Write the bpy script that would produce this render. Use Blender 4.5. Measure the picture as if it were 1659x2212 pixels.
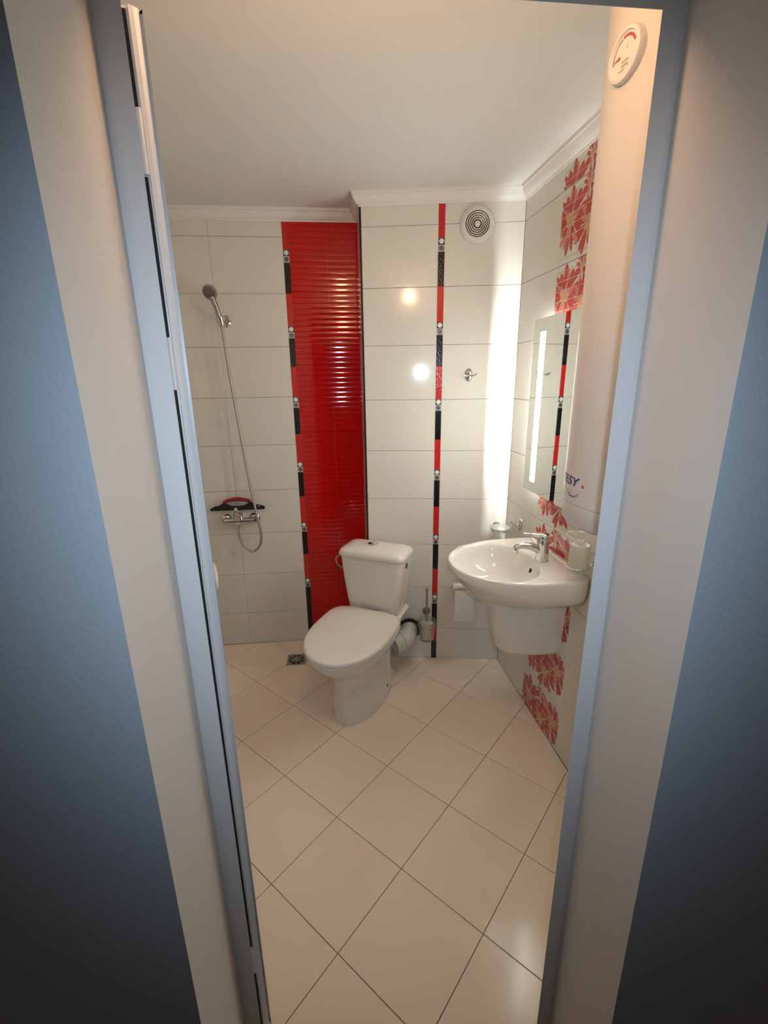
import bpy, bmesh, math, random
from mathutils import Matrix, Vector
random.seed(7)
pi = math.pi
# ------------------------------------------------------------------ scene, camera, light
for o in list(bpy.data.objects):
    bpy.data.objects.remove(o, do_unlink=True)
SC = bpy.context.scene
COL = SC.collection
cd = bpy.data.cameras.new('camera')
cd.sensor_fit = 'VERTICAL'; cd.sensor_height = 24.0; cd.sensor_width = 18.0
cd.lens = 991.5 * 24.0 / 2212.0
cd.clip_start = 0.01
cam = bpy.data.objects.new('camera', cd); COL.objects.link(cam)
_r = Vector((0.9944466, -0.1043830, -0.0134215)); _d = Vector((-0.0421273, -0.2779488, -0.9596717)); _f = Vector((0.0964429, 0.9549077, -0.2808026))
cam.matrix_world = Matrix(((_r.x, -_d.x, -_f.x, 0.0), (_r.y, -_d.y, -_f.y, 0.0), (_r.z, -_d.z, -_f.z, 1.556), (0, 0, 0, 1)))
SC.camera = cam
SC.view_settings.view_transform = 'Standard'
SC.view_settings.look = 'None'
SC.view_settings.exposure = 0.0
SC.view_settings.gamma = 1.0
SC.view_settings.use_curve_mapping = False
WORLD = bpy.data.worlds.new('hall_ambient'); SC.world = WORLD; WORLD.use_nodes = True
WORLD.node_tree.nodes['Background'].inputs[0].default_value = (1.0, 0.84, 0.72, 1)
WORLD.node_tree.nodes['Background'].inputs[1].default_value = 0.045
# the photographer's phone light, beside the lens
tl = bpy.data.lights.new('phone_light', 'SPOT'); tl.energy = 17.5; tl.color = (0.68, 0.84, 1.0); tl.shadow_soft_size = 0.016
tl.spot_size = math.radians(109.0); tl.spot_blend = 1.0
to = bpy.data.objects.new('phone_light', tl); to.location = (0.03, -0.02, 1.60); COL.objects.link(to)
to.rotation_mode = 'QUATERNION'; to.rotation_quaternion = _f.to_track_quat('-Z', 'Y')
LAMP_STRENGTH = 73.0      # warm bulb over the door
STRIP_STRENGTH = 37.0      # frosted strips of the mirror
TAPE_STRENGTH = 420.0     # led tape behind the mirror

# ------------------------------------------------------------------ materials
def mat(name, col, rough=0.5, metal=0.0, spec=0.5, trans=0.0, ior=1.45, emit=None, estr=0.0, var=0.0, vscale=6.0, bump=0.0, bscale=40.0, coat=0.0, alpha=1.0, sss=0.0):
    m = bpy.data.materials.new(name); m.use_nodes = True
    nt = m.node_tree; b = nt.nodes['Principled BSDF']
    b.inputs['Base Color'].default_value = (*col, 1)
    b.inputs['Roughness'].default_value = rough
    b.inputs['Metallic'].default_value = metal
    b.inputs['Specular IOR Level'].default_value = spec
    b.inputs['IOR'].default_value = ior
    b.inputs['Transmission Weight'].default_value = trans
    b.inputs['Coat Weight'].default_value = coat
    b.inputs['Alpha'].default_value = alpha
    if emit:
        b.inputs['Emission Color'].default_value = (*emit, 1); b.inputs['Emission Strength'].default_value = estr
    if var > 0 or bump > 0:
        tc = nt.nodes.new('ShaderNodeTexCoord')
    if var > 0:
        n = nt.nodes.new('ShaderNodeTexNoise'); n.inputs['Scale'].default_value = vscale; n.inputs['Detail'].default_value = 4
        nt.links.new(tc.outputs['Object'], n.inputs['Vector'])
        mr = nt.nodes.new('ShaderNodeMapRange'); mr.inputs['To Min'].default_value = 1 - var; mr.inputs['To Max'].default_value = 1 + var
        nt.links.new(n.outputs['Fac'], mr.inputs['Value'])
        mx = nt.nodes.new('ShaderNodeVectorMath'); mx.operation = 'SCALE'; mx.inputs[0].default_value = col
        nt.links.new(mr.outputs['Result'], mx.inputs['Scale'])
        nt.links.new(mx.outputs['Vector'], b.inputs['Base Color'])
    if bump > 0:
        n2 = nt.nodes.new('ShaderNodeTexNoise'); n2.inputs['Scale'].default_value = bscale; n2.inputs['Detail'].default_value = 3
        nt.links.new(tc.outputs['Object'], n2.inputs['Vector'])
        bp = nt.nodes.new('ShaderNodeBump'); bp.inputs['Strength'].default_value = bump; bp.inputs['Distance'].default_value = 0.002
        nt.links.new(n2.outputs['Fac'], bp.inputs['Height']); nt.links.new(bp.outputs['Normal'], b.inputs['Normal'])
    return m
M = {}
M['tile'] = mat('white_glazed_tile', (0.76, 0.72, 0.65), rough=0.09, var=0.015)
M['grout'] = mat('wall_grout', (0.55, 0.49, 0.41), rough=0.9)
M['floor_tile'] = mat('cream_floor_tile', (0.94, 0.79, 0.64), rough=0.16, var=0.03, vscale=3)
M['floor_grout'] = mat('floor_grout', (0.17, 0.10, 0.06), rough=0.95, var=0.3, vscale=8)
M['red_tile'] = mat('red_glazed_tile', (0.56, 0.005, 0.005), rough=0.06)
M['red_bar'] = mat('red_bar_glaze', (0.55, 0.02, 0.02), rough=0.14, bump=0.3, bscale=90)
M['black_bar'] = mat('black_bar_glaze', (0.008, 0.008, 0.010), rough=0.16, bump=0.4, bscale=120)
M['silver_glass'] = mat('silver_mosaic', (0.50, 0.49, 0.46), rough=0.3)
M['grey_dot'] = mat('grey_dot', (0.16, 0.14, 0.13), rough=0.25, metal=0.4)
M['white_dot'] = mat('white_dot', (0.80, 0.78, 0.72), rough=0.2)
M['petal'] = mat('petal_red', (0.52, 0.055, 0.045), rough=0.14, var=0.25, vscale=40)
M['petal_pale'] = mat('petal_salmon', (0.64, 0.22, 0.17), rough=0.14, var=0.12, vscale=40)
M['pollen'] = mat('flower_centre_ochre', (0.66, 0.38, 0.20), rough=0.14, var=0.2, vscale=60)
M['print_line'] = mat('print_line_grey', (0.33, 0.29, 0.25), rough=0.3)
M['print_pale'] = mat('print_line_pale', (0.74, 0.64, 0.57), rough=0.3)
M['ceiling'] = mat('ceiling_paint', (0.78, 0.74, 0.69), rough=0.9, bump=0.15, bscale=120)
M['mould'] = mat('moulding_white', (0.80, 0.77, 0.72), rough=0.6)
M['ceramic'] = mat('white_ceramic', (0.80, 0.75, 0.675), rough=0.07, coat=0.3)
M['seat'] = mat('white_seat_plastic', (0.78, 0.735, 0.655), rough=0.22)
M['plastic'] = mat('white_plastic', (0.76, 0.74, 0.70), rough=0.35)
M['enamel'] = mat('heater_enamel', (0.70, 0.66, 0.62), rough=0.28)
M['chrome'] = mat('chrome', (0.72, 0.71, 0.70), rough=0.09, metal=1.0)
M['steel'] = mat('brushed_steel', (0.45, 0.41, 0.36), rough=0.35, metal=1.0)
M['hose'] = mat('braided_hose_steel', (0.50, 0.45, 0.38), rough=0.32, metal=0.9, bump=0.8, bscale=400)
M['black_rubber'] = mat('black_rubber', (0.012, 0.012, 0.014), rough=0.5)
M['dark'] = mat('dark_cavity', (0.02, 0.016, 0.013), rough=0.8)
M['dark_red_grip'] = mat('crimson_grip', (0.30, 0.012, 0.03), rough=0.5, bump=0.3, bscale=300)
M['grey_pipe'] = mat('grey_pvc', (0.50, 0.50, 0.49), rough=0.4)
M['pipe'] = mat('white_pvc', (0.68, 0.64, 0.56), rough=0.35)
M['glass'] = mat('frosted_glass', (0.95, 0.94, 0.87), rough=0.38, trans=0.72, ior=1.22)
M['clear_glass'] = mat('clear_glass', (0.92, 0.94, 0.92), rough=0.08, trans=0.9, ior=1.2)
M['mirror'] = mat('mirror_silver', (0.84, 0.87, 0.84), rough=0.0, metal=1.0)
M['mirror_back'] = mat('mirror_back_white', (0.85, 0.85, 0.83), rough=0.7)
M['glass_edge'] = mat('mirror_edge', (0.62, 0.78, 0.70), rough=0.15)
M['strip'] = mat('lit_frosted_strip', (0.9, 0.9, 0.9), rough=0.5, emit=(0.93, 1.0, 0.95), estr=STRIP_STRENGTH)
M['tape'] = mat('led_tape', (0.9, 0.9, 0.9), rough=0.5, emit=(0.93, 1.0, 0.95), estr=TAPE_STRENGTH)
M['bulb'] = mat('lit_warm_bulb', (0.9, 0.85, 0.75), rough=0.4, emit=(1.0, 0.60, 0.33), estr=LAMP_STRENGTH)
M['paint_blue'] = mat('blue_wall_paint', (0.44, 0.49, 0.56), rough=0.85, bump=0.3, bscale=150)
M['paint_white'] = mat('white_reveal_paint', (0.66, 0.62, 0.58), rough=0.8, bump=0.25, bscale=150)
M['frame'] = mat('door_frame_enamel', (0.74, 0.75, 0.77), rough=0.35)
M['door'] = mat('door_leaf_enamel', (0.72, 0.74, 0.78), rough=0.35)
M['cream'] = mat('cream_handle', (0.80, 0.73, 0.60), rough=0.3)
M['hall_floor'] = mat('hall_floor_laminate', (0.22, 0.15, 0.10), rough=0.4, var=0.2, vscale=10)
M['logo_blue'] = mat('logo_navy', (0.03, 0.035, 0.20), rough=0.35)
M['logo_red'] = mat('logo_red', (0.55, 0.03, 0.05), rough=0.35)
M['logo_grey'] = mat('logo_grey', (0.22, 0.21, 0.20), rough=0.35)
M['gauge_red'] = mat('gauge_red', (0.42, 0.10, 0.08), rough=0.4)
M['gauge_grey'] = mat('gauge_grey', (0.40, 0.33, 0.29), rough=0.4)
M['paper'] = mat('tissue_paper', (0.80, 0.78, 0.74), rough=0.95)
M['soap'] = mat('soap_bar', (0.85, 0.85, 0.80), rough=0.4)

# ------------------------------------------------------------------ helpers
def wloc(o):
    v = Vector((0, 0, 0))
    while o is not None:
        v = v + o.location; o = o.parent
    return v
def tag(o, label=None, cat=None, group=None, kind=None):
    if label: o['label'] = label
    if cat: o['category'] = cat
    if group: o['group'] = group
    if kind: o['kind'] = kind
    return o
def empty(name, loc, label=None, cat=None, group=None, kind=None):
    o = bpy.data.objects.new(name, None); o.empty_display_size = 0.05
    o.location = loc; COL.objects.link(o)
    return tag(o, label, cat, group, kind)
def mesh(name, V, F, mats, smooth=None, fm=None):
    me = bpy.data.meshes.new(name)
    me.from_pydata([tuple(v) for v in V], [], F)
    for m in (mats if isinstance(mats, (list, tuple)) else [mats]):
        me.materials.append(M[m])
    if fm:
        for p, i in zip(me.polygons, fm): p.material_index = i
    bm = bmesh.new(); bm.from_mesh(me); bmesh.ops.recalc_face_normals(bm, faces=bm.faces); bm.to_mesh(me); bm.free()
    if smooth is not None:
        for p in me.polygons: p.use_smooth = True
        me.set_sharp_from_angle(angle=math.radians(smooth))
    me.update()
    return me
def ob(name, V, F, mats, parent=None, smooth=None, fm=None, loc=None):
    """vertices in room coordinates; the object sits at loc (or its parent's origin)"""
    base = Vector(loc) if loc is not None else wloc(parent)
    me = mesh(name, [Vector(v) - base for v in V], F, mats, smooth, fm)
    o = bpy.data.objects.new(name, me); COL.objects.link(o)
    if parent is not None:
        o.parent = parent
        o.location = base - wloc(parent)
    else:
        o.location = base
    return o
def join(*parts):
    V, F, fm = [], [], []
    for i, p in enumerate(parts):
        k = len(V); V += list(p[0]); F += [tuple(a + k for a in f) for f in p[1]]
        fm += [p[2] if len(p) > 2 else 0] * len(p[1])
    return V, F, fm
def loft(rings, cap0=True, cap1=True, closed=True):
    n = len(rings[0]); V = [Vector(v) for r in rings for v in r]; F = []
    for i in range(len(rings) - 1):
        for j in range(n if closed else n - 1):
            k = (j + 1) % n
            F.append((i*n + j, i*n + k, (i+1)*n + k, (i+1)*n + j))
    if cap0: F.append(tuple(reversed(range(n))))
    if cap1: F.append(tuple((len(rings)-1)*n + j for j in range(n)))
    return V, F
def basis(axis):
    w = Vector(axis).normalized()
    a = Vector((0, 0, 1)) if abs(w.z) < 0.95 else Vector((1, 0, 0))
    u = a.cross(w).normalized(); return u, w.cross(u), w
def lathe(prof, org, axis=(0, 0, 1), n=32, sx=1.0, sy=1.0, up=None, ring=False):
    """prof: (radius, height along axis)"""
    u, v, w = basis(axis)
    if up is not None:
        v = (Vector(up) - w * Vector(up).dot(w)).normalized(); u = v.cross(w)
    o = Vector(org); rings = []
    for r, h in prof:
        r = max(r, 1e-5)
        rings.append([o + w*h + u*(r*sx*math.cos(2*pi*i/n)) + v*(r*sy*math.sin(2*pi*i/n)) for i in range(n)])
    if ring:
        rings.append([v.copy() for v in rings[0]]); return loft(rings, False, False)
    return loft(rings)
def tube(pts, r, n=10, sub=6, caps=True, spline=True):
    P = [Vector(p) for p in pts]
    R = list(r) if isinstance(r, (list, tuple)) else [r]*len(P)
    if spline and len(P) > 2:
        Q, RR = [], []
        for i in range(len(P)-1):
            p0 = P[max(i-1, 0)]; p1 = P[i]; p2 = P[i+1]; p3 = P[min(i+2, len(P)-1)]
            for s in range(sub):
                t = s/sub
                Q.append(0.5*((2*p1) + (p2-p0)*t + (2*p0-5*p1+4*p2-p3)*t*t + (3*p1-p0-3*p2+p3)*t**3))
                RR.append(R[i]*(1-t)+R[i+1]*t)
        Q.append(P[-1]); RR.append(R[-1]); P, R = Q, RR
    t0 = (P[1]-P[0]).normalized(); u = basis(t0)[0]; rings = []
    for i, p in enumerate(P):
        t = (P[min(i+1, len(P)-1)] - P[max(i-1, 0)]).normalized()
        u = (u - t*u.dot(t)).normalized(); v = t.cross(u)
        rings.append([p + u*R[i]*math.cos(2*pi*k/n) + v*R[i]*math.sin(2*pi*k/n) for k in range(n)])
    return loft(rings, caps, caps)
def boxvf(lo, hi):
    x0, y0, z0 = lo; x1, y1, z1 = hi
    V = [(x0,y0,z0),(x1,y0,z0),(x1,y1,z0),(x0,y1,z0),(x0,y0,z1),(x1,y0,z1),(x1,y1,z1),(x0,y1,z1)]
    return V, [(0,3,2,1),(4,5,6,7),(0,1,5,4),(1,2,6,5),(2,3,7,6),(3,0,4,7)]
def obox(org, u, v, w, a, b, c):
    """box spanned along three axes with (lo,hi) ranges"""
    o, u, v, w = Vector(org), Vector(u), Vector(v), Vector(w)
    V, F = boxvf((a[0], b[0], c[0]), (a[1], b[1], c[1]))
    return [o + u*p[0] + v*p[1] + w*p[2] for p in V], F
def prism(poly, z0, z1):
    n = len(poly)
    V = [(p[0], p[1], z0) for p in poly] + [(p[0], p[1], z1) for p in poly]
    F = [tuple(reversed(range(n))), tuple(range(n, 2*n))] + [(i, (i+1) % n, n+(i+1) % n, n+i) for i in range(n)]
    return V, F
def bevelled(vf, w=0.003, seg=2):
    bm = bmesh.new(); vs = [bm.verts.new(v) for v in vf[0]]
    for f in vf[1]: bm.faces.new([vs[i] for i in f])
    bmesh.ops.recalc_face_normals(bm, faces=bm.faces)
    bmesh.ops.bevel(bm, geom=list(bm.edges), offset=w, segments=seg, affect='EDGES', profile=0.6)
    bm.verts.index_update()
    r = ([v.co.copy() for v in bm.verts], [tuple(v.index for v in f.verts) for f in bm.faces]); bm.free()
    return r
def clip_poly(poly, clip):
    """Sutherland-Hodgman; clip is convex, counter-clockwise"""
    out = list(poly)
    for i in range(len(clip)):
        a, b = clip[i], clip[(i+1) % len(clip)]
        def side(p): return (b[0]-a[0])*(p[1]-a[1]) - (b[1]-a[1])*(p[0]-a[0])
        inp, out = out, []
        for j in range(len(inp)):
            p, q = inp[j], inp[(j+1) % len(inp)]
            sp, sq = side(p), side(q)
            if sp >= 0: out.append(p)
            if (sp >= 0) != (sq >= 0):
                t = sp/(sp-sq); out.append((p[0]+(q[0]-p[0])*t, p[1]+(q[1]-p[1])*t))
        if len(out) < 3: return []
    res = []
    for p in out:
        if not res or math.hypot(p[0]-res[-1][0], p[1]-res[-1][1]) > 1e-5: res.append(p)
    if len(res) > 2 and math.hypot(res[0][0]-res[-1][0], res[0][1]-res[-1][1]) < 1e-5: res.pop()
    return res if len(res) > 2 else []
def inset_poly(poly, d):
    n = len(poly); out = []
    for i in range(n):
        p0, p1, p2 = (Vector(poly[(i+k) % n][:2]) for k in (-1, 0, 1))
        e1 = (p1-p0).normalized(); e2 = (p2-p1).normalized()
        n1 = Vector((-e1.y, e1.x)); n2 = Vector((-e2.y, e2.x)); b = n1+n2
        k = max(b.dot(n1), 0.3)
        out.append(tuple(p1 + b*(d/k)))
    return out

# ------------------------------------------------------------------ room shell
ZC = 2.335                                  # ceiling height
LX = -0.95                                  # left wall
BL = Vector((LX, 2.559, 0)); BR = Vector((0.146, 2.550, 0))         # rear wall behind the shower
PA = Vector((0.146, 2.3315, 0)); PB = Vector((0.8618, 2.2055, 0))   # boxed-in pier, front face
RA = PB.copy(); RB = Vector((0.9079, 0.715, 0))                     # right wall
Y0, Y1 = 0.50, 0.715                                                 # hall face and bathroom face of the door wall
OXL, OXR, OZ = -0.2525, 0.4575, 2.03                                # wall opening
TT = 0.008                                                          # tile thickness
def unit(a, b): return (b-a).normalized()
def struct_wall(name, a, b, inward, thick=0.08, z1=ZC):
    """slab whose room face lies TT behind the tile face a-b"""
    n = Vector(inward).normalized()
    p = [a - n*TT, b - n*TT, b - n*(TT+thick), a - n*(TT+thick)]
    o = ob(name, *prism([(q.x, q.y) for q in p], 0, z1), 'grout', loc=(0, 0, 0))
    return tag(o, kind='structure')
TILE_CACHE = {}
def tile_mesh(w, h, m, nm):
    key = (round(w, 4), round(h, 4), m)
    if key in TILE_CACHE: return TILE_CACHE[key]
    b = 0.0012; rings = []
    for (i, d) in ((0, 0.0), (0, TT-b), (b, TT)):
        rings.append([(i, d, i), (w-i, d, i), (w-i, d, h-i), (i, d, h-i)])
    V, F = loft(rings, cap0=False)
    me = mesh(nm, V, F, m); TILE_CACHE[key] = me
    return me
GAP = 0.0016; GAPV = 0.0007
def put(name, me, parent, org, u, n, s, z, proud=0.0):
    """place a mesh built in (u, outward, z) coordinates on a wall"""
    o = bpy.data.objects.new(name, me); COL.objects.link(o); o.parent = parent
    o.location = Vector(org) + u*s + Vector((0, 0, z)) - n*(TT-proud) - wloc(parent)
    flip = u.cross(n).z < 0
    if flip:
        o.matrix_local = Matrix.Translation(o.location) @ Matrix(((u.x, n.x, 0, 0), (u.y, n.y, 0, 0), (0, 0, 1, 0), (0, 0, 0, 1)))
    else:
        o.rotation_euler = (0, 0, math.atan2(u.y, u.x))
    return o
def rows(zoff, ztop):
    z = [0.0, zoff]
    while z[-1] + 0.2515 < ztop: z.append(z[-1] + 0.2515)
    z.append(ztop); return list(zip(z[:-1], z[1:]))
def tiles(parent, org, u, n, cols, zoff, ztop, m='tile', nm='wall_tile'):
    for s0, s1 in cols:
        for z0, z1 in rows(zoff, ztop):
            put(nm, tile_mesh(s1-s0-GAPV, z1-z0-GAP, m, nm), parent, org, u, n, s0+GAPV/2, z0+GAP/2)

# ---- floor
fl = ob('floor', *prism([(LX-0.1, 0.66), (1.0, 0.66), (1.0, 2.66), (LX-0.1, 2.66)], -0.06, -0.0025), 'floor_grout', loc=(0, 0, 0))
tag(fl, kind='structure')
FG = 0.298; FO = Vector((-0.05729, 0.90345, 0.0)); q2 = 2**-0.5
clipr = [(LX, 0.67), (RB.x, 0.67), (RB.x, 0.715), (PB.x, PB.y), (PB.x-0.01, 2.552), (LX, 2.556)]
for i in range(-9, 6):
    for j in range(-5, 9):
        c = []
        for (di, dj) in ((0, 0), (1, 0), (1, 1), (0, 1)):
            gx, gy = i+di, j+dj
            c.append((FO.x + FG*q2*(gx+gy), FO.y + FG*q2*(-gx+gy)))
        p = clip_poly(inset_poly(c, 0.0010), clipr)
        if not p: continue
        ar = 0.5*abs(sum(p[k][0]*p[(k+1) % len(p)][1]-p[(k+1) % len(p)][0]*p[k][1] for k in range(len(p))))
        if ar < 2e-4: continue
        cx = sum(a[0] for a in p)/len(p); cy = sum(a[1] for a in p)/len(p)
        if min(a[1] - (PA.y + (a[0]-PA.x)*(PB.y-PA.y)/(PB.x-PA.x)) for a in p) > 0 and min(a[0] for a in p) > PA.x: continue
        qn = inset_poly(p, 0.0010)
        V, F = loft([[(a[0], a[1], -0.0025) for a in p], [(a[0], a[1], -0.0008) for a in p], [(a[0], a[1], 0.0) for a in qn]], cap0=False)
        ob('floor_tile', V, F, 'floor_tile', parent=fl)
hf = ob('floor_hall', *boxvf((-1.6, -2.2, -0.06), (1.7, 0.66, -0.012)), 'hall_floor', loc=(0, 0, 0)); tag(hf, kind='structure')
# ---- ceiling
ce = ob('ceiling', *boxvf((LX-0.1, 0.70, ZC), (1.02, 2.66, ZC+0.06)), 'ceiling', loc=(0, 0, 0)); tag(ce, kind='structure')
# ---- rear wall: white tiles, border strip, red ribbed tiles
uB = unit(BL, BR); nB = Vector((uB.y, -uB.x, 0))
wb = struct_wall('wall_back', BL, BR + uB*0.1, nB)
ZT = 2.292
sStrip = 0.7290; wStrip = 0.0290                      # border strip along the wall
tiles(wb, BL, uB, nB, [(sStrip-0.35-0.35, sStrip-0.35), (sStrip-0.35, sStrip), (0.0, sStrip-0.70)], 0.207, ZT)
def ribbed_mesh(w, h):
    key = ('rib', round(w, 4), round(h, 4))
    if key in TILE_CACHE: return TILE_CACHE[key]
    per = 0.0268; prof = [(0, TT-0.002)]
    z = 0.0
    while z < h - 1e-4:
        z1 = min(z+per, h)
        for t, d in ((0.04, -0.0004), (0.3, 0.0), (0.5, 0.0001), (0.7, 0.0), (0.96, -0.0004), (1.0, -0.0016)):
            prof.append((z+(z1-z)*t, TT+d))
        z = z1
    V, F = [], []
    for zz, d in prof: V += [(0, d, zz), (w, d, zz)]
    for k in range(len(prof)-1): F.append((2*k, 2*k+1, 2*k+3, 2*k+2))
    nb = len(V); V += [(0, 0, 0), (w, 0, 0), (w, 0, h), (0, 0, h)]; e = 2*(len(prof)-1)
    F += [(nb, 1, 0), (nb, nb+1, 1), (nb+3, e, e+1), (nb+3, e+1, nb+2)]
    F.append(tuple([nb] + list(range(0, e+1, 2)) + [nb+3])); F.append(tuple([nb+1] + list(range(1, e+2, 2)) + [nb+2]))
    me = mesh('red_tile', V, F, 'red_tile', smooth=25); TILE_CACHE[key] = me
    return me
sR = sStrip + wStrip
lenB = (BR-BL).length
zr = [0.0, 0.228]
while zr[-1] + 0.3498 < ZT: zr.append(zr[-1]+0.3498)
zr.append(ZT)
for s0, s1 in ((sR, sR+0.184), (sR+0.184, lenB-0.001)):
    for z0, z1 in zip(zr[:-1], zr[1:]):
        put('red_tile', ribbed_mesh(s1-s0-0.0002, z1-z0-0.0004), wb, BL, uB, nB, s0+0.0001, z0+0.0002)
# border listello: red bar, ringed square, dotted square, black bar
def disc(cx, cz, r, d, n=20):
    return [(cx+r*math.cos(2*pi*k/n), d, cz+r*math.sin(2*pi*k/n)) for k in range(n)], [tuple(range(n))]
def bar_mesh(w, h, m, nm):
    key = (nm, round(w, 4), round(h, 4))
    if key in TILE_CACHE: return TILE_CACHE[key]
    b = 0.0010; e = 0.0002
    rings = [[(e+i, d, e+i), (w-e-i, d, e+i), (w-e-i, d, h-e-i), (e+i, d, h-e-i)] for i, d in ((0, 0), (0, TT+0.0004), (b, TT+0.0014))]
    me = mesh(nm, *loft(rings, cap0=False), m); TILE_CACHE[key] = me
    return me
def square_mesh(w, ring):
    key = ('sq', round(w, 4), ring)
    if key in TILE_CACHE: return TILE_CACHE[key]
    e = 0.001
    rings = [[(e+i, d, e+i), (w-e-i, d, e+i), (w-e-i, d, w-e-i), (e+i, d, w-e-i)] for i, d in ((0, 0), (0, TT+0.0003), (0.001, TT+0.0008))]
    a = loft(rings, cap0=False)
    r = w*0.39
    b = disc(w/2, w/2, r, TT+0.0013)
    V, F, fm = join((a[0], a[1], 0), (b[0], b[1], 1))
    me = mesh('mosaic_square', V, F, ['black_bar', 'white_dot'] if ring else ['silver_glass', 'grey_dot'], fm=fm); TILE_CACHE[key] = me
    return me
def border(parent, org, u, n, s, w, spans):
    """spans: list of (z0, z1, kind)"""
    for (z0, z1, bars) in spans:
        key = ('bb', round(w, 4), round(z1-z0, 4))
        if key not in TILE_CACHE:
            TILE_CACHE[key] = mesh('border_tile', *boxvf((0, 0, 0), (w, TT-0.001, z1-z0-0.001)), 'silver_glass')
        b = put('border_tile', TILE_CACHE[key], parent, org, u, n, s, z0)
        for k, a0, a1 in bars:
            me = {'r': lambda: bar_mesh(w, a1-a0, 'red_bar', 'red_bar'), 'k': lambda: bar_mesh(w, a1-a0, 'black_bar', 'black_bar'),
                  'o': lambda: square_mesh(w, True), 'd': lambda: square_mesh(w, False)}[k]()
            c = bpy.data.objects.new({'r': 'red_bar', 'k': 'black_bar', 'o': 'ringed_square', 'd': 'dotted_square'}[k], me)
            COL.objects.link(c); c.parent = b; c.location = (0, 0, a0-z0)
def listello_spans(zb, w, ztop, per=0.3498):
    """zb: heights at which a strip starts (black bar below, red on top)"""
    out = []; z = zb
    while z < ztop - 0.02:
        zt = z + per
        # upright strip: black bar at the bottom, then dotted square, ringed square, red bar on top
        hb = 0.183 - 1.5*w
        el = [('k', z, z+hb), ('d', z+hb, z+hb+w), ('o', z+hb+w, z+hb+2*w), ('r', z+hb+2*w, zt)]
        el = [(k, max(a, 0.0), min(b, ztop)) for k, a, b in el if b > 0.004 and a < ztop-0.006]
        el = [e for e in el if e[0] in 'rk' or e[2]-e[1] > w*0.95]
        out.append((max(z, 0.0), min(zt, ztop), el)); z = zt
    return out
sp = listello_spans(0.218, wStrip, ZT)
border(wb, BL, uB, nB, sStrip, wStrip, [(0.0, 0.216, [('k', 0.0, 0.216)])] + sp)
# ---- pier
uP = unit(PA, PB); nP = Vector((uP.y, -uP.x, 0))
lenP = (PB-PA).length
pp = [PA - nP*TT + uP*0.002, PB - nP*TT, Vector((PB.x, 2.62, 0)), Vector((PA.x+TT, 2.62, 0)), Vector((PA.x+TT, PA.y+0.02, 0))]
wp = ob('wall_pier', *prism([(q.x, q.y) for q in pp], 0, ZC), 'grout', loc=(0, 0, 0)); tag(wp, kind='structure')
sS = 0.350; wS = 0.0280
tiles(wp, PA, uP, nP, [(0.004, sS), (sS+wS, lenP)], 0.193, 2.286)
border(wp, PA, uP, nP, sS, wS, [(0.0, 0.114, [('k', 0.0, 0.114)]), (0.114, 0.206, [('r', 0.114, 0.206)])] + listello_spans(0.206, wS, 2.286))
uS = Vector((0, 1, 0)); nS = Vector((-1, 0, 0))
tiles(wp, PA, uS, nS, [(0.004, 0.224)], 0.193, 2.286)
cp = ob('trim_1', *obox(PA, uP, nP, (0, 0, 1), (-0.004, 0.0035), (-0.006, 0.0015), (0.0, 2.286)), 'black_bar', loc=(0, 0, 0))
tag(cp, 'black corner profile on the edge of the pier', kind='structure')
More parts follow.
